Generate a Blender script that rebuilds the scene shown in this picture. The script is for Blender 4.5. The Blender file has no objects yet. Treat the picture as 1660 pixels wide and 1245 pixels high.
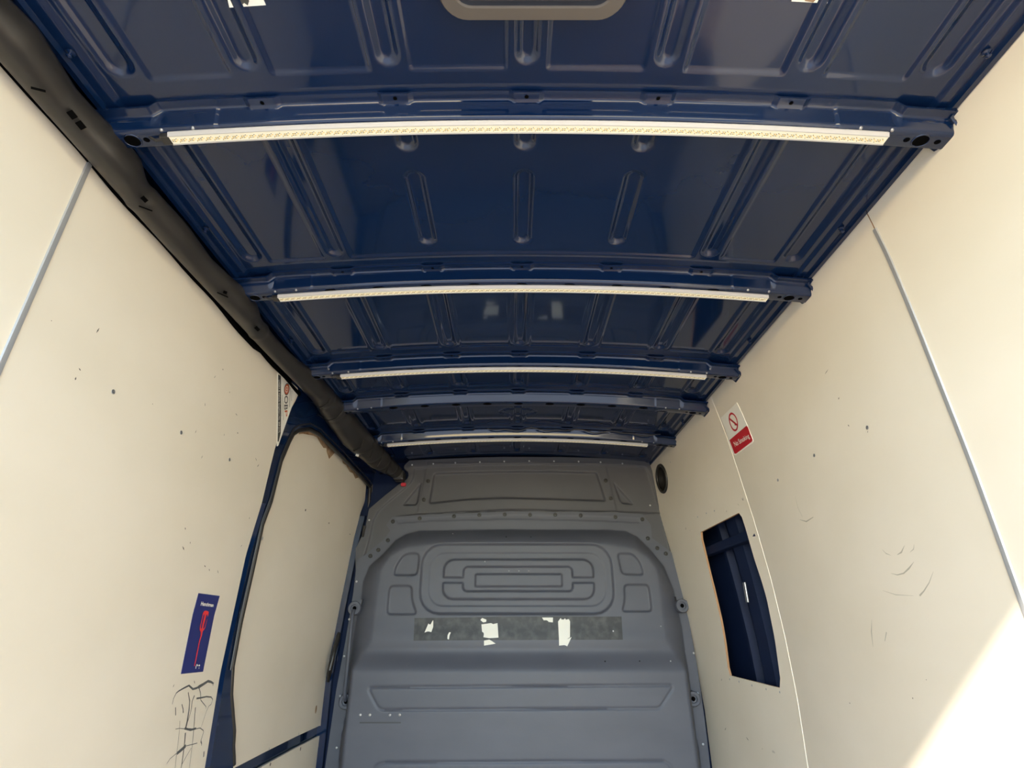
import bpy, math, random
import numpy as np
from mathutils import Vector
random.seed(7); np.random.seed(7)
C = bpy.context.scene.collection
# ------------------------------------------------------------------ camera, light, exposure
FOC = 860.0; PITCH = math.atan2(396.0, FOC); SP, CP = math.sin(PITCH), math.cos(PITCH)
cd = bpy.data.cameras.new('camera'); cam = bpy.data.objects.new('camera', cd); C.objects.link(cam)
cd.sensor_fit = 'HORIZONTAL'; cd.sensor_width = 36.0; cd.lens = 36.0*FOC/1660.0; cd.clip_start = 0.02
cam.location = (0, 0, 0); cam.rotation_euler = (math.pi/2 + PITCH, 0, 0)
bpy.context.scene.camera = cam
vs = bpy.context.scene.view_settings
vs.view_transform = 'Standard'; vs.look = 'None'; vs.gamma = 1.0; vs.use_curve_mapping = False
vs.exposure = 0.82
w = bpy.data.worlds.new('sky'); bpy.context.scene.world = w; w.use_nodes = True
nt = w.node_tree; bg = nt.nodes['Background']; sk = nt.nodes.new('ShaderNodeTexSky')
sk.sky_type = 'NISHITA'; sk.sun_disc = False; sk.sun_elevation = math.radians(28); sk.air_density = 1.0; sk.dust_density = 0.15
SUN = Vector((0.80, 1.0, -0.68)).normalized()
sk.sun_rotation = math.atan2(-SUN.x, -SUN.y)
nt.links.new(sk.outputs[0], bg.inputs[0]); bg.inputs[1].default_value = 0.92
sl = bpy.data.lights.new('sun', 'SUN'); so = bpy.data.objects.new('sun', sl); C.objects.link(so)
sl.energy = 5.4; sl.angle = math.radians(0.9); sl.color = (1.0, 0.88, 0.74)
so.rotation_euler = SUN.to_track_quat('-Z', 'Y').to_euler()

# ------------------------------------------------------------------ helpers
YB = 3.155; XC = 0.029
def ray(u, v):
    a = (u-830.0)/FOC; b = (v-622.5)/FOC
    return np.array([a, CP + b*SP, SP - b*CP])
def ratio(v): r = ray(830, v); return r[1]/r[2]
def at_y(u, v, y): r = ray(u, v); return r*(y/r[1])
def at_z(u, v, z): r = ray(u, v); return r*(z/r[2])
RB = [(-1.1,.86),(-.4,.875),(.03,.881),(.173,.883),(.289,.884),(.439,.881),(.623,.877),(.782,.870),(.93,.854),(1.0,.846)]
RA = [(-1.1,.96),(-.419,.976),(-.216,.986),(-.023,.984),(.165,.974),(.37,.953),(.555,.928),(.754,.899),(.93,.861),(1.0,.846)]
RC = [(-1.1,.975),(-.62,.988),(-.38,.988),(-.06,.968),(.18,.936),(.38,.908),(.62,.868),(.93,.846),(1.0,.84)]
LA = [(-1.1,-.84),(0,-.85),(.4,-.852),(.86,-.857),(1.0,-.85)]
LB = [(-1.1,-.905),(-.39,-.92),(.035,-.936),(.55,-.902),(.861,-.877),(1.0,-.86)]
LC = [(-1.1,-.935),(-.62,-.93),(-.24,-.937),(.18,-.905),(.48,-.878),(.62,-.858),(.86,-.84),(1.0,-.82)]
def prof(tabs, ys, y, z):
    y = np.clip(np.asarray(y, float), ys[0], ys[2]); z = np.asarray(z, float)
    f = [np.interp(z, [p[0] for p in t], [p[1] for p in t]) for t in tabs]
    t1 = np.clip((y-ys[0])/(ys[1]-ys[0]), 0, 1); t2 = np.clip((y-ys[1])/(ys[2]-ys[1]), 0, 1)
    return f[0]*(1-t1) + f[1]*t1*(1-t2) + f[2]*t2
def XR(y, z): return prof((RB, RA, RC), (.99, 2.119, 3.155), y, z)
def XL(y, z): return prof((LA, LB, LC), (.79, 1.975, 3.155), y, z)
def on_wall(u, v, side, off=0.0):
    """point of a wall's inner face in direction (u, v); off moves the face towards the inside"""
    r = ray(u, v); F = XR if side > 0 else XL
    t = .9/abs(r[0])
    for _ in range(40):
        p = r*t; t = .5*t + .5*(float(F(p[1], p[2])) - side*off)/r[0]
    return r*t
def yz(pts, side, off=0.0): return [tuple(on_wall(u, v, side, off)[1:]) for u, v in pts]
def bxz(pts, h=0.0): return [(lambda p: (p[0], p[2]))(at_y(u, v, YB-h)) for u, v in pts]
def chaikin(P, n=2):
    P = [np.array(p, float) for p in P]
    for _ in range(n):
        Q = []
        for i in range(len(P)):
            a, b = P[i], P[(i+1) % len(P)]; Q += [a*.75+b*.25, a*.25+b*.75]
        P = Q
    return [tuple(p) for p in P]
def fillet(P, r, n=4):
    P = [np.array(p, float) for p in P]; o = []
    for i in range(len(P)):
        a, b, c = P[i-1], P[i], P[(i+1) % len(P)]; u = a-b; v = c-b; lu = np.linalg.norm(u); lv = np.linalg.norm(v)
        d = min(r, lu*.45, lv*.45); p = b+u/lu*d; q = b+v/lv*d
        for k in range(n+1): t = k/n; o.append(tuple((1-t)**2*p+2*t*(1-t)*b+t*t*q))
    return o
def dist_poly(P, poly, closed=True):
    """distance to the outline, nearest point, inside flag"""
    poly = np.asarray(poly, float); n = len(poly)
    best = np.full(len(P), 1e9); near = np.zeros((len(P), 2)); ins = np.zeros(len(P), bool)
    for i in range(n if closed else n-1):
        a = poly[i]; b = poly[(i+1) % n]; ab = b-a; L = ab@ab
        if L < 1e-14: continue
        t = np.clip(((P-a)@ab)/L, 0, 1); q = a + t[:, None]*ab; d = np.hypot(P[:, 0]-q[:, 0], P[:, 1]-q[:, 1])
        m = d < best; best[m] = d[m]; near[m] = q[m]
        c = ((a[1] > P[:, 1]) != (b[1] > P[:, 1]))
        if abs(ab[1]) > 1e-12:
            xi = a[0] + (P[:, 1]-a[1])*ab[0]/ab[1]; ins ^= (c & (P[:, 0] < xi))
    return best, near, ins
def sdf(P, poly): d, _, i = dist_poly(P, poly); return np.where(i, -d, d)
def sm(t): t = np.clip(t, 0, 1); return t*t*(3-2*t)
def emb(P, poly, w): return sm(-sdf(P, poly)/w)
def rrect(x0, x1, z0, z1, r, n=5):
    o = []
    for cx, cz, a0 in ((x1-r, z1-r, 0), (x0+r, z1-r, 90), (x0+r, z0+r, 180), (x1-r, z0+r, 270)):
        for k in range(n+1):
            a = math.radians(a0 + 90*k/n); o.append((cx+r*math.cos(a), cz+r*math.sin(a)))
    return o
def link(name, me, mat=None, parent=None, smooth=False):
    o = bpy.data.objects.new(name, me); C.objects.link(o)
    if mat: me.materials.append(mat)
    if smooth and len(me.polygons): me.polygons.foreach_set('use_smooth', [True]*len(me.polygons))
    if parent: o.parent = parent
    return o
def mesh(name, V, F, mat=None, parent=None, smooth=False, angle=None):
    me = bpy.data.meshes.new(name); me.from_pydata([tuple(map(float, v)) for v in V], [], [tuple(map(int, f)) for f in F]); me.validate(); me.update()
    o = link(name, me, mat, parent, smooth)
    if angle and smooth:
        me.set_sharp_from_angle(angle=math.radians(angle))
    return o
def sheet(name, poly, holes, step, front, back, mat, parent=None, smooth=True, angle=40, rim=None):
    """surface over a 2-D outline with holes; outline vertices sit on the outline; back(P3) gives the rear rim"""
    poly = np.asarray(poly, float); st = (step, step) if np.isscalar(step) else step
    x0, z0 = poly.min(0); x1, z1 = poly.max(0)
    nx = max(2, int(math.ceil((x1-x0)/st[0]))+1); nz = max(2, int(math.ceil((z1-z0)/st[1]))+1)
    gx, gz = np.meshgrid(np.linspace(x0, x1, nx), np.linspace(z0, z1, nz), indexing='ij')
    P = np.stack([gx.ravel(), gz.ravel()], 1)
    best, near, ins = dist_poly(P, poly)
    for h in holes:
        d, q, i = dist_poly(P, h); m = d < best; best[m] = d[m]; near[m] = q[m]; ins &= ~i
    ins = ins | (best < 1e-7)
    idx = np.arange(nx*nz).reshape(nx, nz)
    quads = np.stack([idx[:-1, :-1], idx[1:, :-1], idx[1:, 1:], idx[:-1, 1:]], -1).reshape(-1, 4)
    core = ins & (best > 0.02*min(st))
    keep = core[quads].any(1); quads = quads[keep]
    Q = np.where(ins[:, None], P, near)
    used = np.unique(quads); remap = -np.ones(nx*nz, int); remap[used] = np.arange(len(used))
    Q = Q[used]; quads = remap[quads]
    V = front(Q); n = len(V); F = [tuple(q) for q in quads]
    if back is not None:
        e = np.concatenate([quads[:, [0, 1]], quads[:, [1, 2]], quads[:, [2, 3]], quads[:, [3, 0]]])
        key = np.sort(e, 1); k = key[:, 0]*n + key[:, 1]; u_, inv, cnt = np.unique(k, return_inverse=True, return_counts=True)
        be = e[cnt[inv.ravel()] == 1]; bv = np.unique(be); m2 = {int(b): n+i for i, b in enumerate(bv)}
        nf = len(F); V = np.concatenate([V, back(V[bv])]); F += [(b, a, m2[int(a)], m2[int(b)]) for a, b in be]
    o = mesh(name, V, F, mat, parent, smooth, angle)
    if rim and back is not None and len(o.data.polygons) == len(F):
        o.data.materials.append(rim); o.data.polygons.foreach_set('material_index', [0]*nf+[1]*(len(F)-nf))
    return o
def tube(name, pts, r, mat, parent=None, n=10, closed=False):
    P = [np.array(p, float) for p in pts]; V = []; F = []; m = len(P)
    rr = r if hasattr(r, '__len__') else [r]*m
    up = None
    for i, p in enumerate(P):
        d = (P[(i+1) % m]-P[i-1]) if closed else (P[min(i+1, m-1)]-P[max(i-1, 0)])
        d = d/np.linalg.norm(d)
        if up is None: up = np.array([0, 0, 1.]) if abs(d[2]) < .9 else np.array([1., 0, 0])
        s = np.cross(d, up); s /= np.linalg.norm(s); up = np.cross(s, d)
        for k in range(n):
            a = 2*math.pi*k/n; V.append(p + rr[i]*(math.cos(a)*s + math.sin(a)*up))
    for i in range(m if closed else m-1):
        for k in range(n):
            j = (i+1) % m; F.append((i*n+k, i*n+(k+1) % n, j*n+(k+1) % n, j*n+k))
    if not closed: F += [tuple(range(n))[::-1], tuple((m-1)*n+k for k in range(n))]
    return mesh(name, V, F, mat, parent, True, 50)
def lathe(name, prf, c, ax, mat, parent=None, n=16, sc=1.0):
    """profile (r, h) turned about direction ax at c"""
    ax = Vector(ax).normalized(); s = ax.orthogonal().normalized(); t = ax.cross(s); V = []; F = []
    for r, h in prf:
        for k in range(n):
            a = 2*math.pi*k/n; V.append(Vector(c) + ax*h*sc + (s*math.cos(a)+t*math.sin(a))*r*sc)
    for i in range(len(prf)-1):
        for k in range(n): F.append((i*n+k, i*n+(k+1) % n, (i+1)*n+(k+1) % n, (i+1)*n+k))
    F.append(tuple(range((len(prf)-1)*n, len(prf)*n)))
    return mesh(name, V, F, mat, parent, True, 45)
def box(name, lo, hi, mat, parent=None, bevel=0):
    V = [(x, y, z) for x in (lo[0], hi[0]) for y in (lo[1], hi[1]) for z in (lo[2], hi[2])]
    F = [(0,1,3,2),(4,6,7,5),(0,4,5,1),(2,3,7,6),(0,2,6,4),(1,5,7,3)]
    o = mesh(name, V, F, mat, parent)
    if bevel:
        b = o.modifiers.new('bevel', 'BEVEL'); b.width = bevel; b.segments = 2
    return o
def empty(name, loc): o = bpy.data.objects.new(name, None); C.objects.link(o); o.location = loc; return o
def tag(o, label=None, cat=None, group=None, kind=None):
    for k, v in (('label', label), ('category', cat), ('group', group), ('kind', kind)):
        if v: o[k] = v
    return o
def adopt(root):
    """children were built in world coordinates"""
    bpy.context.view_layer.update()
    for c in root.children: c.matrix_parent_inverse = root.matrix_world.inverted()
def wall_thing(name, pts, side, thick, mat, step=.01, parent=None, holes=(), rnd=0, base=0.0):
    """thin plate or sticker lying on a wall; its face is base+thick proud of it"""
    P = yz(pts, side); P = chaikin(P, rnd) if rnd else P
    F = XR if side > 0 else XL
    fr = lambda Q: np.stack([F(Q[:, 0], Q[:, 1]) - side*(base+thick), Q[:, 0], Q[:, 1]], 1)
    bk = lambda V: V + np.array([side*thick, 0, 0])
    return sheet(name, P, [yz(h, side) for h in holes], step, fr, bk, mat, parent)
def text_mesh(name, body, M, mat, parent=None, bold=0.0):
    """M(s, t): maps the unit square of the lettering to 3-D points"""
    cu = bpy.data.curves.new(name, 'FONT'); cu.body = body; cu.offset = bold; cu.resolution_u = 3
    o = bpy.data.objects.new(name, cu); C.objects.link(o); bpy.context.view_layer.update()
    me = bpy.data.meshes.new_from_object(o.evaluated_get(bpy.context.evaluated_depsgraph_get()))
    bpy.data.objects.remove(o); bpy.data.curves.remove(cu)
    V = np.array([v.co[:] for v in me.vertices]); lo = V.min(0); hi = V.max(0)
    for i, v in enumerate(me.vertices):
        v.co = M((V[i, 0]-lo[0])/(hi[0]-lo[0]), (V[i, 1]-lo[1])/(hi[1]-lo[1]))
    me.name = name; return link(name, me, mat, parent)
def quad_map(q, side, off):
    """q: bottom-left, bottom-right, top-right, top-left of the lettering as directions on the wall"""
    Q = [on_wall(u, v, side, off) for u, v in q]; F = XR if side > 0 else XL
    def M(s, t):
        p = Q[0]*(1-s)*(1-t)+Q[1]*s*(1-t)+Q[2]*s*t+Q[3]*(1-s)*t
        return (float(F(p[1], p[2]))-side*off, p[1], p[2])
    return M
def ribbon(name, strokes, side, mat, parent=None, off=.0006):
    V = []; F = []; Fn = XR if side > 0 else XL
    for pts, wd in strokes:
        P = [on_wall(u, v, side)[1:] for u, v in pts]; n = len(P); b = len(V)
        wd = wd if hasattr(wd, '__len__') else [wd]*n
        for i, p in enumerate(P):
            d = P[min(i+1, n-1)]-P[max(i-1, 0)]; d = d/(np.linalg.norm(d)+1e-9); s = np.array([-d[1], d[0]])*wd[i]/2
            for q in (p+s, p-s): V.append((float(Fn(q[0], q[1]))-side*off, q[0], q[1]))
        for i in range(n-1): F.append((b+2*i, b+2*i+1, b+2*i+3, b+2*i+2))
    return mesh(name, V, F, mat, parent)

# ------------------------------------------------------------------ materials
def mat(name, col, rough=.5, metal=0.0, spec=.5, coat=0.0, emit=None, es=0.0):
    m = bpy.data.materials.new(name); m.use_nodes = True; b = m.node_tree.nodes['Principled BSDF']
    b.inputs['Base Color'].default_value = (*col, 1); b.inputs['Roughness'].default_value = rough
    b.inputs['Metallic'].default_value = metal; b.inputs['Specular IOR Level'].default_value = spec
    b.inputs['Coat Weight'].default_value = coat; b.inputs['Coat Roughness'].default_value = .04
    if emit: b.inputs['Emission Color'].default_value = (*emit, 1); b.inputs['Emission Strength'].default_value = es
    return m
def noisy(m, c1, c2, scale=3.0, stretch=(1, 1, 1), lo=.35, hi=.65, detail=6, bump=0.0, rough=None, bscale=None):
    N = m.node_tree; b = N.nodes['Principled BSDF']; L = N.links.new
    tc = N.nodes.new('ShaderNodeTexCoord'); mp = N.nodes.new('ShaderNodeMapping'); mp.inputs['Scale'].default_value = stretch
    no = N.nodes.new('ShaderNodeTexNoise'); no.inputs['Scale'].default_value = scale; no.inputs['Detail'].default_value = detail
    cr = N.nodes.new('ShaderNodeValToRGB'); e = cr.color_ramp.elements
    e[0].position = lo; e[0].color = (*c1, 1); e[1].position = hi; e[1].color = (*c2, 1)
    L(tc.outputs['Object'], mp.inputs[0]); L(mp.outputs[0], no.inputs['Vector']); L(no.outputs[0], cr.inputs[0]); L(cr.outputs[0], b.inputs['Base Color'])
    if rough:
        mr = N.nodes.new('ShaderNodeMapRange'); mr.inputs[3].default_value, mr.inputs[4].default_value = rough
        L(no.outputs[0], mr.inputs[0]); L(mr.outputs[0], b.inputs['Roughness'])
    if bump:
        n2 = N.nodes.new('ShaderNodeTexNoise'); n2.inputs['Scale'].default_value = bscale or 60; n2.inputs['Detail'].default_value = 3
        bp = N.nodes.new('ShaderNodeBump'); bp.inputs['Strength'].default_value = bump; bp.inputs['Distance'].default_value = .002
        L(tc.outputs['Object'], n2.inputs['Vector']); L(n2.outputs[0], bp.inputs['Height']); L(bp.outputs[0], b.inputs['Normal'])
    return m
M_ply = noisy(mat('painted_ply', (.6, .55, .46), .42), (.755, .68, .55), (.80, .725, .60), 2.2, (1, 1, 1.6), .3, .62, 8, .06, (.5, .36), 9)
M_plyedge = mat('ply_edge', (.45, .25, .12), .8)
M_blue = noisy(mat('blue_paint', (.006, .018, .06), .07, 0, .45, .3), (.003, .013, .046), (.004, .015, .052), 4, bump=.005, bscale=4)
M_blued = mat('blue_cavity_paint', (.005, .013, .045), .6, 0, .2)
M_grey = noisy(mat('grey_bulkhead_plastic', (.1, .1, .11), .48, 0, .4), (.076, .080, .100), (.088, .092, .113), 3, (1, 1, 2.5), bump=.05, rough=(.42, .56), bscale=150)
M_grey2 = noisy(mat('grey_upper_plastic', (.1, .1, .1), .5, 0, .4), (.071, .071, .079), (.080, .079, .087), 3, bump=.04, bscale=150)
M_black = noisy(mat('black_duct_plastic', (.018, .017, .016), .36), (.020, .018, .0165), (.028, .025, .022), 5, bump=.03, bscale=120)
M_hole = mat('dark_recess', (.002, .002, .002), .9, 0, .03)
M_alu = mat('aluminium', (.42, .42, .42), .35, .35)
M_white = mat('white_profile', (.50, .48, .46), .4)
M_led = mat('led_board', (.80, .76, .60), .45, emit=(1.0, .90, .62), es=.10)
M_chip = mat('led_resistor', (.12, .07, .03), .5)
M_chip2 = mat('led_phosphor', (.75, .55, .18), .4, emit=(1.0, .8, .4), es=.15)
M_screw = mat('steel_screw', (.45, .45, .46), .35, .8)
M_lampf = mat('beige_lamp_frame', (.105, .088, .073), .5)
M_lamp2 = mat('lamp_recess', (.035, .035, .04), .4)
M_lens = mat('lamp_lens', (.5, .47, .42), .2)
M_tape = noisy(mat('black_adhesive', (.02, .02, .02), .5), (.012, .012, .013), (.075, .073, .07), 22, (1, 1, 1), .45, .8, 9, .2, None, 60)
M_paper = mat('white_paper', (.82, .80, .72), .8)
M_sticker = mat('white_sticker', (.92, .89, .80), .4)
M_red = mat('red_print', (.55, .015, .025), .4)
M_navy = mat('navy_print', (.018, .025, .16), .35)
M_redp = mat('bright_red_print', (.80, .04, .04), .4)
M_ink = mat('dark_print', (.05, .05, .045), .5)
M_orange = mat('orange_print', (.62, .13, .04), .5)
M_wood = noisy(mat('bare_wood', (.3, .17, .08), .85), (.22, .11, .045), (.50, .36, .22), 30, (1, 1, 1), .3, .7, 5)
M_mark = mat('marker_ink', (.10, .10, .10), .7)
M_scuff = mat('scuff_mark', (.46, .42, .33), .7)
M_fleck = mat('chipped_paint', (.12, .10, .08), .8)
M_floor = noisy(mat('plywood_floor', (.3, .24, .17), .6), (.39, .30, .21), (.50, .40, .30), 4, (1, 6, 1))
M_ground = noisy(mat('concrete_ground', (.4, .37, .33), .9), (.36, .31, .27), (.48, .42, .36), 2)
M_redtag = mat('red_tag', (.5, .02, .04), .5)

# ------------------------------------------------------------------ setting: ground, floor, outer skins
g = box('ground', (-30, -40, -1.75), (30, 30, -1.70), M_ground); tag(g, kind='structure')
fl = box('floor', (-1.12, -.32, -1.13), (1.16, 3.3, -1.08), M_floor); tag(fl, kind='structure')

# ------------------------------------------------------------------ beams: where they stand along the roof
def y_of(v, z): return z*ratio(v)
BE = [  # flange edge v, face bottom v, strip centre v, has strip, rear v
    (160, 190, 209, (272, 1441)), (433, 456, 470.5, (449, 1247)), (574.5, 590, 601, (550, 1147)),
    (635.5, 651, 0, None), (694.5, 705, 714.5, (624, 1054))]
ZR, ZB = .966, .918
beams = []
for vf, vb, vsn, ends in BE:
    yf = y_of(vf, ZR-.004); yb = y_of(vb, ZB+.003); yb = max(yf+.008, yb)
    ys = y_of(vsn, ZB-.012) if vsn else yb+.03
    beams.append((yf, yb, ys, max(ys+.016, yb+.036)))
ARC = .066
def zroof(X): return ZR - ARC*X*X
# ------------------------------------------------------------------ ceiling: pressed roof skin
RIBS = (-.745, -.52, -.26, 0, .26, .52, .745)
xs = np.arange(-.815, .816, .004); ysr = np.concatenate([np.arange(-.32, .36, .02), np.arange(.36, 3.20, .004)])
GX, GY = np.meshgrid(xs, ysr, indexing='ij'); X = GX.ravel(); Y = GY.ravel()
Hh = np.zeros(len(X)); bays = []
prev = -.3
for yf, yb, ys, ye in beams: bays.append((prev+.012, yf-.016)); prev = ye
bays.append((prev+.012, 3.12))
def rect_in(X, Y, x0, x1, y0, y1, r, wv):
    cx, cy = (x0+x1)/2, (y0+y1)/2; qx = np.abs(X-cx)-(x1-x0)/2+r; qy = np.abs(Y-cy)-(y1-y0)/2+r
    d = np.hypot(np.maximum(qx, 0), np.maximum(qy, 0))+np.minimum(np.maximum(qx, qy), 0)-r
    return sm(-d/wv)
for k, (y0, y1) in enumerate(bays):
    L = y1-y0; m0 = .012; m1 = .042 if L > .25 else .03
    edges = list(RIBS)
    if k == 1: edges = [-.745, -.52, .52, .745]
    for a, b in zip(edges[:-1], edges[1:]):
        Hh += .0035*rect_in(X, Y, a+.036, b-.036, y0+m0, y1-m1, .006, .0055)
    for r in RIBS:
        if k == 1 and abs(r) < .4:
            ya = y_of(276, ZR); yb_ = y_of(397, ZR); Hh += .011*rect_in(X, Y, r-.026, r+.026, ya, yb_, .026, .014)
            Hh += .011*rect_in(X, Y, r-.026, r+.026, y0-.03, y_of(246, ZR), .026, .014); continue
        wd = .025 if abs(r) < .6 else .028
        Hh += .010*rect_in(X, Y, r-wd, r+wd, (y0-.05 if k else -.3), y1-m1-(.008 if L > .25 else 0), wd, .016)
    if k == 4:
        cy = (y0+y1)/2-.01; d = np.hypot((X)/.085, (Y-cy)/.05); Hh += .004*sm((1.15-d)/.15)-.004*sm((.9-d)/.15)
Zv = zroof(X)+Hh
# side returns: a shallow crease, then the skin drops to the rail
Zv -= .006*sm((np.abs(X)-.785)/.008)
V = np.stack([X+XC, Y, Zv], 1); nx, ny = GX.shape; idx = np.arange(nx*ny).reshape(nx, ny)
F = np.stack([idx[:-1, :-1], idx[:-1, 1:], idx[1:, 1:], idx[1:, :-1]], -1).reshape(-1, 4)
me = bpy.data.meshes.new('ceiling'); me.vertices.add(len(V)); me.vertices.foreach_set('co', V.ravel())
me.loops.add(F.size); me.loops.foreach_set('vertex_index', F.ravel().astype(np.int32))
me.polygons.add(len(F)); me.polygons.foreach_set('loop_start', np.arange(0, F.size, 4, dtype=np.int32))
me.update(); me.validate()
ceiling = link('ceiling', me, M_blue, None, True); tag(ceiling, kind='structure')
box('outer_skin', (-1.12, -.32, .992), (1.16, 3.3, 1.02), M_blue, ceiling)
for sgn in (-1, 1):   # roof rail: the folded edge between roof skin and side lining
    Vr = []; Fr = []
    prs = [(.812, .917+.001), (.815, .906), (.826, .9065), (.8275, .925), (.836, .925), (.838, .935), (.90, .95), (.90, 1.0), (.80, .99)]
    for i, y in enumerate((-.32, 3.16)):
        for x, z in prs: Vr.append((XC+sgn*x, y, z))
    n = len(prs); Fr = [(i, (i+1) % n, n+(i+1) % n, n+i) for i in range(n)]+[tuple(range(n)), tuple(range(2*n-1, n-1, -1))]
    mesh('roof_rail', Vr, Fr, M_blue, ceiling)
# header over the rear opening
hd = box('trim_1', (-1.12, -.37, .962), (1.16, -.315, 1.03), M_blue, None, .008); tag(hd, kind='structure')

for i_, (a_, b_) in enumerate((((-1.10, -.325, -1.1), (-.858, -.29, .99)), ((.880, -.325, -1.1), (1.14, -.29, .99)))):
    tp_ = box('trim_%d' % (i_+2), a_, b_, M_blue, None, .01); tag(tp_, kind='structure')
# ------------------------------------------------------------------ roof beams (parts of the ceiling)
xb = np.unique(np.concatenate([np.arange(-.835, .836, .01)]+[np.arange(r-.05, r+.05, .003) for r in RIBS]+[[-.61, -.612, .61, .612]]))
for bi, (yf, yb, ys, ye) in enumerate(beams):
    V = []; F = []
    for x in xb:
        base = zroof(x); dip = sum(.0048*float(sm((.036-abs(x-r))/.012)) for r in RIBS[1:-1])
        jog = .014*float(sm((abs(x)-.715)/.02)); pr = .0012 if abs(x) > .611 else 0
        fz = base-.004-dip-jog; bz = ZB-ARC*x*x
        dy = -.35*dip; f5 = fz+dip-.0088
        sec = [(yf-.018, fz+.004), (yf-.018, fz-.001), (yf-.004+dy, fz-.0014), (yf-.001+dy, fz-.0022), (yf+.0008+dy*.6, fz-.0038), (yf+.0016, f5-.0005), (yf+.0026, f5-.0035),
               (yb-.0030, bz+.010), (yb-.0018, bz+.0055), (yb+.0002, bz+.0025), (yb+.003, bz+.0005), (yb+.007, bz), (ye-.004, bz), (ye-.001, bz+.001), (ye, bz+.004), (ye+.003, base-.01), (ye+.02, base-.006), (ye+.02, base)]
        for i, (y, z) in enumerate(sec): V.append((x+XC, y-(pr if i < 11 else 0), z-(pr if i > 3 else 0)))
    n = 18
    for i in range(len(xb)-1):
        for k in range(n-1): F.append((i*n+k, i*n+k+1, (i+1)*n+k+1, (i+1)*n+k))
    bm = mesh('roof_beam', V, F, M_blue, ceiling, True, 50)
    # end brackets: thin plates closing the channel, holes and screws on the underside
    for sg in (-1, 1):
        x0 = XC+sg*.835; bz = ZB-ARC*.835**2; tz = zroof(.82)-.020
        prs = [(-.012, yf-.012, tz), (.004, yb-.006, bz+.001), (.000, ye+.003, bz+.001), (-.014, ye+.004, tz)]
        out = [(-.018, yf-.010, tz-.006), (.020, yb-.010, bz-.006), (.016, ye+.016, bz-.010), (-.022, ye+.010, tz-.004)]
        V = [(x0+dx*sg, y, z) for dx, y, z in prs+out]+[(x0+(dx+.004)*sg, y, z+.002) for dx, y, z in out]
        mesh('end_plate', V, [(0,1,5,4),(1,2,6,5),(2,3,7,6),(4,5,9,8),(5,6,10,9),(6,7,11,10),(8,9,10,11)], M_blue, bm)
        ym = (yb+ye)/2
        for xx, r in ((.780, .0155), (.753, .006), (.812, .006)):
            z = ZB-ARC*xx*xx-.0014; nrm = (-sg*2*ARC*xx, 0, -1)
            V = []; m = 24 if r > .01 else 12
            for kk in range(m):
                a = 2*math.pi*kk/m; V.append((XC+sg*(xx+r*math.cos(a)), ym+r*.9*math.sin(a), ZB-ARC*(xx+r*math.cos(a))**2-.0016))
            mesh('bracket_hole', V, [tuple(range(m))], M_hole, bm)
            if r > .01:
                tube('hole_rim', [(XC+sg*(xx+r*math.cos(a)), ym+r*.9*math.sin(a), ZB-ARC*(xx+r*math.cos(a))**2-.001) for a in np.linspace(0, 2*math.pi, 24, endpoint=False)], .0018, M_blue, bm, 6, True)
        for xx in (.655, .715):
            lathe('screw', [(.004, 0), (.004, .001), (.0025, .003), (.0005, .0035)], (XC+sg*xx, yb+.001, ZB-ARC*xx*xx+.002), (0, -.7, -.7), M_screw, bm, 8)
    # clip holes in the dipped flange
    V = []; F = []
    for r in RIBS[1:-1]:
        z = zroof(r)-.004-.0048-.0019; b0 = len(V)
        for kk in range(10): a = 2*math.pi*kk/10; V.append((XC+r+.0042*math.cos(a), yf-.009+.0042*math.sin(a), z))
        F.append(tuple(range(b0, b0+10)))
    for xx in np.arange(-.56, .57, .14):     # lightening holes that the light strip half covers
        b0 = len(V)
        for kk in range(14): a = 2*math.pi*kk/14; x_ = xx+.019*math.cos(a); V.append((XC+x_, yb+.016+.012*math.sin(a), ZB-ARC*x_*x_-.0008))
        F.append(tuple(range(b0, b0+14)))
    mesh('beam_hole', V, F, M_hole, bm)
# small plastic clips on the sides of the roof
for bay, yy in ((0, .60), (1, 1.05), (2, 1.62), (4, 2.42)):
    for sg in (-1, 1):
        x = XC+sg*.800; z = zroof(.8)-.008
        lathe('roof_clip', [(.007, 0), (.008, .003), (.004, .005), (.003, .010), (.005, .012), (.001, .015)], (x, yy, z), (0, 0, -1), M_blue, ceiling, 8)

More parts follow.
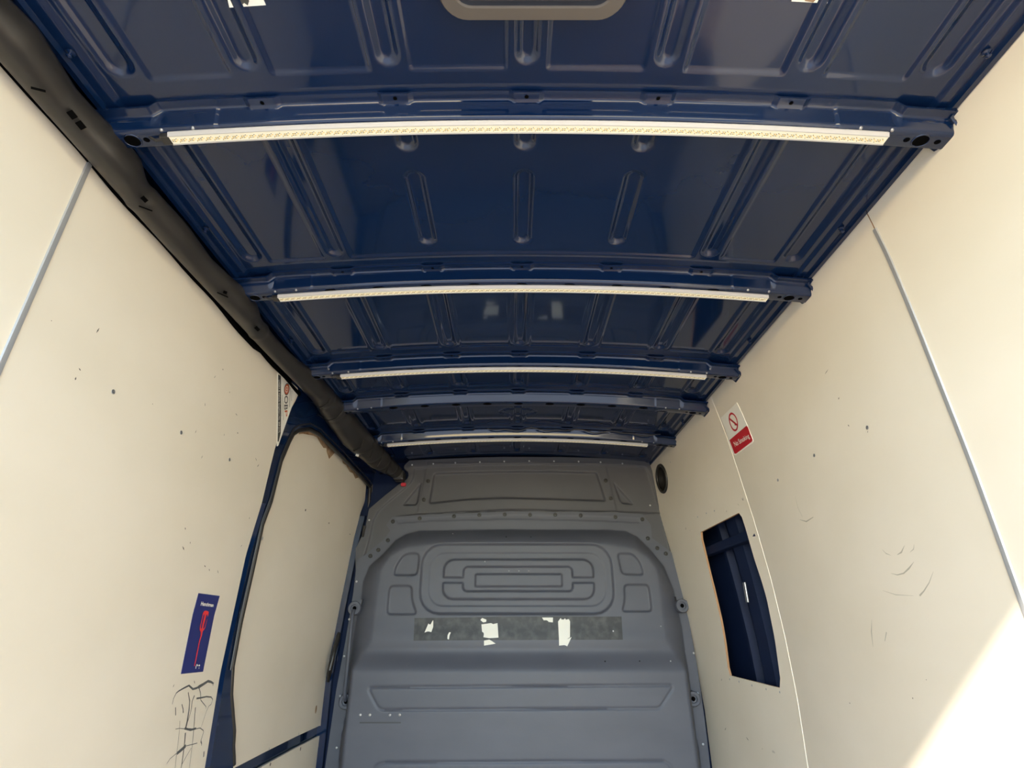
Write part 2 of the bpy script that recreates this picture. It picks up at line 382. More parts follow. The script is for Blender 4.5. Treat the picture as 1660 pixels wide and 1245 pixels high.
# ------------------------------------------------------------------ LED light strips
pos = ['nearest the open rear of the van', 'second from the open rear', 'third from the open rear', '', 'nearest the grey bulkhead']
for bi, (yf, yb, ys, ye) in enumerate(beams):
    ends = BE[bi][3]
    if not ends: continue
    XA, XE = [at_z(u, BE[bi][2]+14-2.5*bi, .872)[0]-XC for u in ends]
    root = empty('led_light_strip', (XC, ys, ZB)); tag(root, 'long white LED light strip under the roof beam '+pos[bi], 'light', 'LED strips under the roof beams')
    xx = np.linspace(XA, XE, 120)
    def sweep(name, sec, m, x0=None):
        V = []; F = []; n = len(sec)
        for x in xx:
            for y, z in sec: V.append((x+XC, ys+y, ZB-ARC*x*x+z))
        for i in range(len(xx)-1):
            for k in range(n): F.append((i*n+k, i*n+(k+1) % n, (i+1)*n+(k+1) % n, (i+1)*n+k))
        F += [tuple(range(n)), tuple(range((len(xx)-1)*n, len(xx)*n))[::-1]]
        return mesh(name, V, F, m, root)
    sweep('profile', [(-.012, -.001), (-.014, -.005), (-.0105, -.013), (-.009, -.013), (-.009, -.0105), (.0085, -.0105), (.0085, -.013), (.0105, -.013), (.0115, -.001)], M_white)
    sweep('led_board', [(-.0088, -.0106), (-.0088, -.0118), (.0083, -.0118), (.0083, -.0106)], M_led)
    V = []; F = []; V2 = []; F2 = []
    N = int((XE-XA)/.0042)
    def pad(V, F, x, y, wx, wy):
        b0 = len(V); z = ZB-ARC*x*x-.0126; zt = z+.0009
        for zz in (z, zt):
            for sx, sy in ((-1,-1),(1,-1),(1,1),(-1,1)): V.append((XC+x+sx*wx, ys+y+sy*wy, zz))
        F += [(b0+3,b0+2,b0+1,b0), (b0,b0+1,b0+5,b0+4),(b0+1,b0+2,b0+6,b0+5),(b0+2,b0+3,b0+7,b0+6),(b0+3,b0,b0+4,b0+7)]
    for i in range(N):
        x = XA+.004+i*(XE-XA-.008)/N
        if i % 4 in (0, 1): pad(V, F, x, .0025, .0014, .0004); pad(V, F, x+.0005, -.001, .0013, .0004)
        if i % 4 == 2: pad(V, F, x, -.0030, .0007, .0006)
        if i % 4 == 3: pad(V, F, x, .0046, .0006, .0006)
        pad(V2, F2, x+.002, .0008+.003*((i % 2)-.5), .0011, .0011)
    mesh('circuit_components', V, F, M_chip, root)['kind'] = 'stuff'; mesh('led_chips', V2, F2, M_chip2, root)['kind'] = 'stuff'
    xw = XA-.012
    box('end_cap', (XC+xw-.006, ys-.010, ZB-ARC*xw*xw-.012), (XC+xw+.013, ys+.010, ZB-ARC*xw*xw), M_black, root, .002)
    tube('cable', [(XC+XA-.01, ys, ZB-ARC*XA*XA-.006), (XC+XA-.03, ys+.002, ZB-ARC*XA*XA-.010), (XC+XA-.045, ys-.004, ZB-ARC*XA*XA-.002)], .0025, M_black, root, 6)
    adopt(root)

# ------------------------------------------------------------------ walls
def skin(side):
    F = XR if side > 0 else XL
    poly = [(-.32, -1.12), (3.28, -1.12), (3.28, .99), (-.32, .99)]
    fr = lambda Q: np.stack([F(Q[:, 0], Q[:, 1]) + side*.10, Q[:, 0], Q[:, 1]], 1)
    return sheet('wall_right' if side > 0 else 'wall_left', poly, [], .1, fr, None, M_blued, None, True, 60)
wr = skin(1); tag(wr, kind='structure'); wl = skin(-1); tag(wl, kind='structure')
def lining(side, poly, holes, parent, step=.03, name='lining_panel', off=0.0, th=.009, m=None):
    F = XR if side > 0 else XL
    fr = lambda Q: np.stack([F(Q[:, 0], Q[:, 1]) - side*off, Q[:, 0], Q[:, 1]], 1)
    bk = lambda V: V + np.array([side*th, 0, 0])
    return sheet(name, poly, holes, step, fr, bk, m or M_ply, parent, True, 40, None if m else M_plyedge)
ZT = .932; SB = .990; SA = 2.119
win = yz([(1134,863.6),(1200,830),(1223,907),(1243,971),(1257,1043),(1267,1116),(1181.5,1094.6),(1168,1003.6),(1153.6,943)], 1)
vc = on_wall(1073, 772, 1); vt = on_wall(1076, 748, 1); vb_ = on_wall(1078, 797, 1); vr = (vt[2]-vb_[2])/2
vl = on_wall(1061.5, 760, 1)[1]; vrr = on_wall(1085, 785, 1)[1]; vy = (vl+vrr)/2; vw = abs(vl-vrr)/2; vz = (vt[2]+vb_[2])/2
vent = [(vy+min(vw, vr*1.1)*math.cos(a), vz+vr*math.sin(a)) for a in np.linspace(0, 2*math.pi, 28, endpoint=False)]
P1 = lining(1, [(-.29, -1.08), (SB-.0015, -1.08), (SB-.0015, ZT), (-.29, ZT)], [], wr)
P2 = lining(1, [(SB+.0015, -1.08), (SA-.0025, -1.08), (SA-.0025, ZT), (SB+.0015, ZT)], [], wr)
P3 = lining(1, [(SA+.0025, -1.08), (3.17, -1.08), (3.17, ZT), (SA+.0025, ZT)], [win, vent], wr, .02)
def strip(side, y, w, z0, z1, parent, m=M_alu, th=.003, name='joint_strip'):
    F = XR if side > 0 else XL; V = []; Fc = []; zs = np.linspace(z0, z1, 30)
    sec = [(-w/2, 0), (-w/2+.001, th), (0, th*1.15), (w/2-.001, th), (w/2, 0)]
    for z in zs:
        for dy, d in sec: V.append((float(F(y+dy, z))-side*d, y+dy, z))
    n = 5
    for i in range(len(zs)-1):
        for k in range(n-1): Fc.append((i*n+k, i*n+k+1, (i+1)*n+k+1, (i+1)*n+k))
    return mesh(name, V, Fc, m, parent, True, 40)
strip(1, SB, .012, -1.05, .86, wr)
strip(1, SA, .006, -1.05, .93, wr, M_ply, .0018)
# window cut-out edge, cavity frame behind it
wy = [p[0] for p in win]; wz = [p[1] for p in win]; y0w, y1w, z0w, z1w = min(wy), max(wy), min(wz), max(wz)
def cav(name, ya, yb2, za, zb, d0, d1, m=M_blued, bev=.004):
    V = []; zs = np.linspace(za, zb, 14)
    for z in zs:
        for y, d in ((ya, d0), (ya+min(.012, (yb2-ya)/3), d1), (yb2-min(.012, (yb2-ya)/3), d1), (yb2, d0)): V.append((float(XR(y, z))+d, y, z))
    F = [(i*4+k, i*4+k+1, (i+1)*4+k+1, (i+1)*4+k) for i in range(13) for k in range(3)]
    return mesh(name, V, F, m, wr, True, 30)
cav('body_pillar', y0w+.30*(y1w-y0w), y0w+.52*(y1w-y0w), z0w-.1, z1w+.1, .095, .045)
cav('body_pillar', y0w+.72*(y1w-y0w), y0w+.80*(y1w-y0w), z0w-.1, z1w+.1, .095, .065)
cav('body_rib', y0w+.44*(y1w-y0w), y0w+.44*(y1w-y0w)+.009, z0w-.1, z1w+.1, .095, .088, M_wood)
box('body_stiffener', (.955, y0w-.05, z1w-.11), (1.0, y1w+.05, z1w-.07), M_blued, wr, .006)
box('striker_plate', (.985, y0w+.38*(y1w-y0w), (z0w+z1w)/2-.02), (.992, y0w+.42*(y1w-y0w), (z0w+z1w)/2+.06), M_screw, wr, .002)
# round vent: black ring and duct
tube('vent_ring', [(float(XR(y, z))-.002, y, z) for y, z in vent], .009, M_black, wr, 8, True)
V = [(float(XR(y, z))+d, y, z) for d in (-.001, .08) for y, z in [(vy+(a_-vy)*.97, vz+(b_-vz)*.97) for a_, b_ in vent]]; n = len(vent)
mesh('vent_duct', V, [(i, (i+1) % n, n+(i+1) % n, n+i) for i in range(n)]+[tuple(range(n, 2*n))], M_black, wr, True, 40)

# left side
PIL = [(480,648),(469,668),(447,722),(424.6,815),(398.6,900),(377,1000),(357,1092),(332,1245)]
pil = yz(PIL, -1)
LT = .875
low = pil[-1]; slope = 0
top = pil[0]
Lmain = [(.7905, -1.08), (low[0]-.01, -1.08), (low[0], low[1])]+[tuple(p) for p in pil[::-1][1:]]+[(top[0]+.005, LT), (.7905, LT)]
Q1 = lining(-1, [(-.29, -1.08), (.7875, -1.08), (.7875, LT), (-.29, LT)], [], wl)
Q2 = lining(-1, Lmain, [], wl, .02)
strip(-1, .789, .012, -1.05, .872, wl)
# sliding door surround and door
OPEN_UP = [(380,1245),(378.5,1215),(380,1191),(375,1130),(377.6,1083),(391,1010),(410.5,923),(427,848),(441,810),(457.5,744.6),(471.5,711.7),(478,700),(486,694.5),(504,692),(521,701),(560,740),(598,781),(603,788),(601,815),(598,834)]
opn = yz(OPEN_UP, -1); yR = 3.17
opening = opn+[(yR-.012, opn[-1][1]-.02), (yR-.012, -1.02), (opn[0][0]+.005, -1.02)]
surround = [(low[0]-.02, -1.1), (low[0]-.004, low[1])]+[(p[0]-.004, p[1]) for p in pil[::-1][1:]]+[(top[0], .93), (3.19, .93), (3.19, -1.1)]
d1 = empty('door_1', (-.93, 2.5, -1.08)); tag(d1, kind='structure')
lining(-1, surround, [opening], d1, .018, 'door_frame', -.004, .055, M_blue)
# seal round the opening
sp = [(float(XL(y, z))+.001, y, z) for y, z in opn]
cy_, cz_ = 2.55, .1
seal = []
for x, y, z in sp: l_ = math.hypot(cy_-y, (cz_-z)*1.0); seal.append((x-.010, y+(cy_-y)/l_*.010, z+(cz_-z)/l_*.010))
tube('door_seal', seal, .0095, M_black, d1, 8)
fold = []
for x, y, z in sp[4:]: l_ = math.hypot(cy_-y, cz_-z); fold.append((x-.002, y-(cy_-y)/l_*.014, z-(cz_-z)/l_*.014))
tube('door_fold', fold, .0030, M_black, d1, 6)
# raised pillar face with a fold line
pf = [(p[0]+.035, p[1]) for p in pil[3:]]
V = []; F = []
for (ya, za), (yb2, zb) in zip(pil[3:], pf):
    for y, z, d in ((ya, za, -.002), ((ya+yb2)/2, za, .008), (yb2, zb, .0), (yb2+.01, zb, -.003)): V.append((float(XL(y, z))+d, y, z))
for i in range(len(pf)-1):
    for k in range(3): F.append((i*4+k, (i+1)*4+k, (i+1)*4+k+1, i*4+k+1))
mesh('pillar_face', V, F, M_blue, d1, True, 25)
def doorpan(pts, name='door_panel', off=-.034, extra=None, m=None, th=.01):
    P = yz(pts, -1, off); P = P+(extra or [])
    F = lambda Q: np.stack([XL(Q[:, 0], Q[:, 1])+off, Q[:, 0], Q[:, 1]], 1)
    return sheet(name, P, [], .02, F, lambda V: V+np.array([-th, 0, 0]), m or M_ply, d1)
bar = [(528,1172),(480,1194),(430,1219),(378,1246)]
pb = yz(bar, -1, -.034)
up_ = [(p[0], p[1]) for p in opening[1:19]]
pan = [(yR-.014, opn[-1][1]+.0), (yR-.014, pb[0][1]-.002)]+pb+[(opn[0][0]-.02, pb[-1][1]-.01)]+[(y-.01, z+.008) for y, z in up_]
sheet('door_panel', pan, [], .02, lambda Q: np.stack([XL(Q[:, 0], Q[:, 1])-.034, Q[:, 0], Q[:, 1]], 1), lambda V: V+np.array([-.01, 0, 0]), M_ply, d1)
pan2 = [(yR-.014, pb[0][1]-.045)]+[(y, z-.045) for y, z in pb]+[(pb[-1][0]-.2, pb[-1][1]-.05), (pb[-1][0]-.2, -1.05), (yR-.014, -1.05)]
sheet('door_panel', pan2, [], .03, lambda Q: np.stack([XL(Q[:, 0], Q[:, 1])-.034, Q[:, 0], Q[:, 1]], 1), lambda V: V+np.array([-.01, 0, 0]), M_ply, d1)
skp = [(pb[-1][0]-.25, -1.08), (3.2, -1.08), (3.2, .9), (pb[-1][0]-.25, .9)]
sheet('door_shell', skp, [], .08, lambda Q: np.stack([XL(Q[:, 0], Q[:, 1])-.05, Q[:, 0], Q[:, 1]], 1), None, M_blue, d1)
# torn veneer along the top edge of the door panel
def torn(edge, depth, seed):
    random.seed(seed); P = []; n = len(edge)
    for u, v in edge: P.append((u, v))
    for (u, v), d in list(zip(edge, depth))[::-1]: P.append((u+random.uniform(-1.5, 1.5)-d*.15, v+d))
    Q = yz(P, -1, -.034)
    sheet('torn_veneer', Q, [], .006, lambda Q: np.stack([XL(Q[:, 0], Q[:, 1])-.0325, Q[:, 0], Q[:, 1]], 1), None, M_wood, d1)
torn([(486,697),(493,694),(501,694),(508,696),(515,700),(521,705),(527,710),(533,716),(538,721),(541,725)], [7,9,11,10,9,14,16,11,20,3], 1)
torn([(528,710),(533,715),(538,720),(543,725),(545,730)], [6,18,24,8,3], 2)
torn([(553,737),(558,742),(563,747),(568,752),(573,757),(578,762),(584,768),(590,773)], [3,9,7,13,10,14,5,1], 3)
torn([(596,781),(600,785),(601,792),(600,805)], [3,8,12,18], 5)
V = [(float(XL(y, z))+.012+dx, y, z) for dx in (0, .012) for y, z in yz([(585,852),(598,857),(594,893),(581,889)], -1)]
mesh('hinge_block', V, [(3,2,1,0),(4,5,6,7),(0,1,5,4),(1,2,6,5),(2,3,7,6),(3,0,4,7)], M_black, d1)
def doff(u, v, o): return on_wall(u, v, -1, o)
tube('door_handle', [doff(551,1020,-.02), doff(548,1034,-.005), doff(541,1058,0), doff(535,1085,0), doff(532,1104,-.02)], [.006, .012, .011, .012, .008], M_black, d1, 8)
tube('door_edge_seal', [doff(556,1010,-.01), doff(548,1060,-.006), doff(541,1120,-.006), doff(535,1180,-.006), doff(530,1245,-.006)], .006, M_blue, d1, 8)
adopt(d1)

# screws, flecks and scuffs
def wscrew(u, v, side, r, parent, off=0.0):
    p = on_wall(u, v, side, off); lathe('screw', [(r*1.25, -.0003), (r*1.2, .0008), (r*.85, .0012), (r*.45, .0006), (r*.1, .0004)], p, (-side, 0, .1), M_screw, parent, 10)
for u, v in ((183.5,635),(293.6,701),(372,745)): wscrew(u, v, -1, .0045, Q2)
for u, v in ((1406,693),(1320,738),(1261,778)): wscrew(u, v, 1, .0045, P2)
for u, v in ((1131,838),(1145,832),(1158,828),(1183,1101),(1198,1105),(1219,1111),(1242,1117),(1264,1122),(1087,749)): wscrew(u, v, 1, .0032, P3)
def flecks(pts, side, parent, sz=1.0):
    S = []
    for q in pts:
        u, v = q[:2]; s = (q[2] if len(q) > 2 else 2.0)*sz; a = random.uniform(.9, 2.2)
        S.append(([(u-math.cos(a)*s, v-math.sin(a)*s), (u, v), (u+math.cos(a)*s*.8, v+math.sin(a)*s*.8)], [.0004, random.uniform(.0018, .004), .0005]))
    ribbon('paint_chip', S, side, M_fleck, parent)
flecks([(122,614,3),(129,599,3),(158,536,5),(533-200,0)][:3]+[(348,611,2.5),(332,656,3),(372,636,1.5),(383,672,2.5),(361,599,1.5),(317,700,3),(327,741,3),(363,705,2),(385,702,1.5),(415,745,3),(418,755,3),(300,857,2),(308,880,2),(297,889,4),(404,840,2),(391,885,2),(247,655,1),(83,520,1),(339,924,2),(332,918,2),(353,927,3),(281,1112,3),(315,1106,3)], -1, Q2)
flecks([(1407,700,2),(1340,603,5),(1360,646,2),(1376,690,2),(1205,809,3),(1197,818,2),(1378,1140,1.5),(1253,1219,2.5),(1480,1132,1),(1502,1102,1)], 1, P2)
flecks([(1112,857,2.5),(1204,810,3),(1176,1182,2.5),(1212,1198,4),(1255,1219,4),(1170,1102,2),(1236,1214,1),(1178,829,2),(1119,860,1)], 1, P3)
flecks([(495,827,3),(533,848,2.5),(567,866,2),(425,872,4),(383,1052,4),(495,1160,0),(484,1190,3),(437,1213,3)], -1, None) if False else None
def door_fleck(u, v, ry, rz, m):
    p = on_wall(u, v, -1, -.034); V = []
    for k in range(10): a = 2*math.pi*k/10; y = p[1]+ry*math.cos(a); z = p[2]+rz*math.sin(a); V.append((float(XL(y, z))-.0332, y, z))
    mesh('drilled_hole', V, [tuple(range(10))], m, d1).matrix_parent_inverse = d1.matrix_world.inverted()
for u, v, ry, rz, m in ((495,827,.006,.005,M_fleck),(533,848,.005,.004,M_fleck),(567,866,.006,.003,M_fleck),(425,873,.006,.007,M_screw),(385,1052,.004,.008,M_screw),(512,1150,.013,.018,M_wood),(484,1190,.004,.006,M_screw),(436,1214,.004,.005,M_screw),(487,1214,.006,.008,M_fleck),(438,1239,.007,.006,M_fleck),(524,1192,.006,.006,M_fleck)):
    door_fleck(u, v, ry, rz, m)
ox, oy, k6 = 1240, 600, .518
def z6(L): return [(ox+a*k6, oy+b*k6) for a, b in L]
arcs = [(z6([(368,562),(380,574),(395,580)]), [.0005,.002,.0005]), (z6([(415,578),(428,570),(438,548)]), [.001,.004,.0005]), (z6([(395,636),(415,641),(435,636),(452,620),(467,600)]), [.0005,.002,.003,.004,.0005]),
        (z6([(485,706),(498,692),(515,665),(528,630)]), [.004,.003,.002,.0005]), (z6([(335,780),(334,820),(339,866)]), [.0005,.004,.001]), (z6([(370,690),(410,703),(465,706)]), [.0004,.0014,.0004]), (z6([(468,545),(466,560),(455,570)]), [.0005,.002,.0005]),
        (z6([(110,468),(130,474),(152,460)]), [.001,.004,.002]), (z6([(95,395),(104,430),(118,460)]), [.0005,.0015,.001]), (z6([(376,848),(381,820)]), [.002,.003])]
ribbon('scuff_mark', arcs, 1, M_scuff, P2)
sx, sy, ks = 270, 1085, 90/700
def zs_(L): return [(sx+a*ks, sy+b*ks) for a, b in L]
def stroke(L, w0, w1=None): n = len(L); w0 = w0*1.35; w1 = w1*1.35 if w1 else None; return (zs_(L), [ (w0 if w1 is None else w0+(w1-w0)*i/(n-1)) for i in range(n)])
scrib = [stroke([(70,440),(85,370),(120,300),(150,275),(210,240),(280,205),(330,250),(380,235),(410,215)], .0012, .005), stroke([(400,225),(450,195),(520,150),(560,160),(590,180),(580,205)], .007, .003),
 stroke([(410,240),(425,300),(430,390),(470,440),(495,470),(495,495)], .0025, .001), stroke([(375,368),(430,360),(500,345),(560,350),(580,380),(560,440),(530,465),(500,530),(430,740)], .0035, .0006),
 stroke([(270,290),(290,400),(280,520),(260,650),(235,760)], .002, .006), stroke([(350,330),(320,400),(310,500),(285,600),(250,700)], .0035, .0012), stroke([(362,480),(355,560),(345,700),(330,880),(320,970),(285,1245)], .003, .0008),
 stroke([(110,755),(160,745),(220,750),(290,748),(350,755),(420,740),(460,770),(465,790),(430,900)], .001, .002), stroke([(225,745),(300,765),(370,745)], .004), stroke([(235,800),(228,900),(210,1050),(190,1200),(180,1245)], .004, .0015),
 stroke([(165,650),(160,760),(140,950),(120,1100),(105,1245)], .001), stroke([(0,1190),(40,1130),(110,1070),(180,1020),(230,970),(330,945),(385,930)], .001, .0015), stroke([(130,1060),(180,1020),(240,965)], .006, .007), stroke([(110,480),(112,580)], .0025), stroke([(190,440),(205,500),(208,550)], .002, .003),
 stroke([(430,905),(440,940),(438,965)], .004, .001), stroke([(190,1200),(240,1110),(310,990)], .0015, .001), stroke([(470,1035),(465,1105)], .004)]
ribbon('marker_scribble', scrib, -1, M_mark, Q2)

# ------------------------------------------------------------------ bulkhead
wf = sheet('wall_front', [(-1.1, -1.12), (1.14, -1.12), (1.1, .995), (-1.1, .995)], [], .1, lambda Q: np.stack([Q[:, 0], np.full(len(Q), YB+.04), Q[:, 1]], 1), None, M_blued, None); tag(wf, kind='structure')
k4 = .15663; k5 = .18072
def z4(L): return [(570+a*k4, 735+b*k4) for a, b in L]
def z5(L): return [(820+a*k5, 735+b*k5) for a, b in L]
# upper panel
upo = z4([(45,1100),(50,985),(140,800),(185,580),(350,440),(500,320),(580,270),(595,235),(590,200),(545,160),(550,130),(600,78),(820,68),(1300,48)])+z5([(0,36),(500,38),(870,48),(1275,72)])+z5([(1340,240),(1440,575),(1505,820),(1580,1060)])+[(1106,960),(1000,960),(700,960),(579,960)]
UPO = bxz(upo)
uin = z4([(650,140),(640,200),(640,250),(590,330),(400,480),(230,640),(190,860),(145,1010),(100,1160)])+[(586,960),(1098,960)]+z5([(1480,860),(1380,500),(1300,240),(1270,140),(1230,115),(880,100),(0,90)])
UIN = chaikin(bxz(uin), 1)
BIG = bxz([(703,766),(760,764),(820,763),(900,763),(968,765),(984,814),(900,811),(820,809),(760,811),(694,818)])
TL = bxz([(684,780),(678,815),(674,820),(651,820)]); TR = bxz([(993,779),(1003,810),(1007,817),(1029,819)])
STEP = bxz([(693,750),(981,750),(1001,831),(676,832)])
SW = bxz([(640,838),(680,832),(830,825),(1001,828.5),(1072,831),(1070,836),(1001,834),(830,830),(680,837),(643,842)])
def upper(Q):
    h = .012 - .010*emb(Q, UIN, .008) - .014*emb(Q, fillet(BIG, .022), .013) - .013*emb(Q, fillet(TL, .022), .010) - .013*emb(Q, fillet(TR, .022), .010)
    h += .0018*emb(Q, STEP, .003) + .007*emb(Q, SW, .012)
    return np.stack([Q[:, 0], YB-h, Q[:, 1]], 1)
bkY = lambda V: np.stack([V[:, 0], V[:, 1]*0+YB+.02, V[:, 2]], 1)
up = sheet('upper_panel', UPO, [], .0048, upper, bkY, M_grey2, wf, True, 60)
# lower panel
loo = [(516,1400),(527,1245),(545,1120),(560,1040),(573,960),(579,907),(590,901),(623,874),(633,860),(626,851),(636,838),(680,835),(830,829),(1001,831),(1042,834),(1055,851),(1057,872),(1089,896),(1100,905),(1112,980),(1130,1080),(1144,1180),(1153,1260),(1160,1400)]
LOO = bxz(loo, .015)
OUT = bxz([(535,1420),(549,1245),(553,1197),(559,1167),(565,1125),(571,1050),(578,1000),(586,973),(588.5,943),(599,918),(622,897),(641,876),(658,866),(680,860.5),(830,858.5),(983,859),(1015,861),(1033,870),(1055,892),(1076,918),(1092,956),(1105,1015),(1118,1108),(1126,1175),(1137,1245),(1150,1420)], .02)
INN = bxz([(560,1420),(563,1245),(568,1180),(575,1120),(578,1088),(591,1062),(604,1040),(609,1000),(613,960),(619,925),(633,902),(655,890),(700,883),(830,880),(980,883),(1030,892),(1050,905),(1064,925),(1069,960),(1073,1000),(1079,1040),(1092,1062),(1104,1088),(1110,1140),(1118,1200),(1124,1250),(1128,1420)], .105)
H1 = .105
def R4(u0, u1, v0, v1, r):
    p = bxz([(u0, v0), (u1, v1)], H1); return rrect(p[0][0], p[1][0], p[1][1], p[0][1], r)
RING1 = R4(684, 1000, 880, 997.5, .115); RING2 = R4(697, 985.5, 895, 983.5, .085)
CBL = R4(718.5, 966.5, 905, 973, .06); CON = R4(714, 971, 934.5, 946, .002); CEN = R4(750, 931, 917, 960, .028); INB = R4(769.5, 913, 929, 952, .01)
SIDE = [bxz(p, H1) for p in ([(652,899),(664,895),(681,895.5),(680,915),(677,934),(636,934.5),(640,917)], [(630,948),(669,947.5),(669,972),(678,997.5),(625,998),(627,972)], [(999,895),(1027,896),(1040,912),(1046,934),(1007,932.5),(1003,914)], [(1010,946),(1053,946),(1056,966),(1059,993),(1006,993),(1012,972)])]
GR1 = bxz([(595,1114.5),(1089,1111),(1090,1117),(1071,1146),(1066,1148.5),(620,1151),(612,1147)], H1+.055)
GR2 = bxz([(604,1250),(611,1240),(622,1236.5),(1076,1234),(1084,1238),(1093,1252),(1100,1300),(600,1300)], H1+.055)
zk0, zk1 = bxz([(830, 1050)], H1)[0][1], bxz([(830, 1092)], H1+.05)[0][1]
BOLT = bxz([(640,841),(700,838.5),(830,834.5),(960,836.5),(1036,840),(1038,848),(960,844.5),(830,842),(700,845),(645,849)], .015)
def groove(Q, poly, wv): return np.exp(-(sdf(Q, poly)/wv)**2)
def lower_h(Q):
    do = np.maximum(-sdf(Q, OUT), 0); di = np.maximum(sdf(Q, INN), 0); s = do/(do+di+1e-6)
    s = np.clip(s, 0, 1); s2 = 1-(1-s)**1.7; s2 = s2*(.25+.75*sm(s*1.0+.0)) if False else s2
    kk = sm((zk0-Q[:, 1])/(zk0-zk1))
    h = .017 + (H1-.017)*s2 + .055*kk*np.clip(s*1.3, 0, 1)
    h += .010*np.exp(-((Q[:, 1]-zk0-.03)/.06)**2)*s
    up_ = -.014*emb(Q, RING1, .014) - .004*emb(Q, RING2, .006)
    blk = emb(Q, CBL, .011)*(1-emb(Q, CON, .008))*(1-emb(Q, CEN, .010))
    h += up_ + .014*blk + .012*emb(Q, INB, .009)
    for p in SIDE: h -= .013*emb(Q, fillet(p, .03), .011)
    h -= .005*groove(Q, fillet(GR1, .03), .005) + .005*groove(Q, fillet(GR2, .03), .005)
    h -= .002*emb(Q, BOLT, .003)
    return h
lo_ = sheet('lower_panel', LOO, [], .0048, lambda Q: np.stack([Q[:, 0], YB-lower_h(Q), Q[:, 1]], 1), bkY, M_grey, wf, True, 60)
def bh(x, z): return YB-float(lower_h(np.array([[x, z]]))[0])
def on_b(u, v, lowp=True):
    h = .017
    for _ in range(6):
        p = at_y(u, v, YB-h); h = YB-bh(p[0], p[2]) if lowp else YB-float(upper(np.array([[p[0], p[2]]]))[0, 1])
    return at_y(u, v, YB-h)
def rivet(u, v, lowp, parent, r=.006, m=M_screw, nm='rivet'):
    lathe(nm, [(r, 0), (r*.95, r*.3), (r*.5, r*.6), (r*.1, r*.7)], on_b(u, v, lowp), (0, -1, 0), m, parent, 10)
def clip(u, v, lowp, parent):
    p = on_b(u, v, lowp); c = lathe('push_clip', [(.0115, -.001), (.0115, .003), (.0095, .0045), (.0085, .003), (.006, .003), (.005, .007), (.001, .008)], p, (0, -1, 0), M_black, parent, 12)
for a, b in ((625,118),(845,107),(1073,97),(1327,90),(1580,83)): rivet(570+a*k4, 735+b*k4, False, up, .0055)
for a, b in ((210,68),(432,70),(653,73),(850,79),(1046,91),(1340,250),(1440,575),(1508,820),(1295,466)): rivet(820+a*k5, 735+b*k5, False, up, .0055)
rivet(598.5, 843, False, up, .0055)
for u, v in ((694,780),(687,810)): clip(u, v, False, up)
for u, v in ((982,779),(990,808)): clip(u, v, False, up)
for a, b in ((427,705),(705,673),(1060,650),(1322,638),(1585,633),(376,899),(277,1000),(195,1062)): clip(570+a*k4, 735+b*k4, True, lo_)
for a, b in ((217,551),(443,551),(672,557),(983,572),(1224,592),(1273,763),(1358,850),(1435,900)): clip(820+a*k5, 735+b*k5, True, lo_)
for a, b in ((90,528),(62,673),(42,815),(27,968),(13,1167),(1333,520),(1366,662),(1386,803),(1402,957),(1422,1154)): rivet(540+a*.4218, 720+b*.4218, True, lo_, .0058)
for a, b in ((460,345),(583,451),(676,487),(714,487),(752,487),(1297,834),(1260,700)): rivet(540+a*.4218, 720+b*.4218, True, lo_, .0035)
for a, b in ((665,357),(760,357),(1045,835),(1178,834)): rivet(540+a*.4218, 720+b*.4218, True, lo_, .0035, M_hole, 'screw_hole')
for u, v in ((584,1159),(599.5,1159),(632,1159),(648,1159)): rivet(u, v, True, lo_, .007)
p = [on_b(583,1171), on_b(650,1171)]
box('label_edge', (p[0][0], p[0][1]-.0015, p[0][2]-.004), (p[1][0], p[0][1]+.002, p[0][2]+.002), M_lamp2, lo_)
# lashing eyes and grab handle
def eye(u, v, tabs):
    c = at_y(u, v, on_b(u, v)[1]-.034)
    o = lathe('lashing_eye', [(.035, .05), (.035, -.012), (.032, -.017), (.020, -.017), (.017, -.010), (.012, -.009)], c, (0, 1, 0), M_grey, lo_, 20)
    lathe('eye_hole', [(.0105, 0), (.0100, .001)], (c[0], c[1]-.0105, c[2]), (0, -1, 0), M_hole, lo_, 14)
    if tabs:
        q = [on_b(a, b) for a, b in tabs]; V = [(x, c[1]-.010+d, z) for d in (0, .03) for x, y, z in q]
        n = len(q); mesh('eye_gusset', V, [tuple(range(n))[::-1]]+[(i, (i+1) % n, n+(i+1) % n, n+i) for i in range(n)], M_grey, lo_)
eye(1105, 982, [(1093,968),(1111,975),(1098,992)]); eye(1123, 1132.5, None)
eye(575.5, 986, [(589,972),(569,981),(584,994)]); eye(561.5, 1137, None)
a = on_b(576, 988); b = on_b(562, 1136)
a = at_y(576, 988, a[1]-.02); b = at_y(562, 1136, b[1]-.02)
hp = [a+np.array([.0, -.005, 0]), a+np.array([0, -.035, -.012]), a*.93+b*.07+np.array([0, -.048, 0]), a*.5+b*.5+np.array([0, -.056, 0]), a*.07+b*.93+np.array([0, -.048, 0]), b+np.array([0, -.035, .012]), b+np.array([0, -.005, 0])]
hp[3][1] = (hp[2][1]+hp[4][1])/2
tube('grab_handle', hp, .0095, M_grey, lo_, 12)

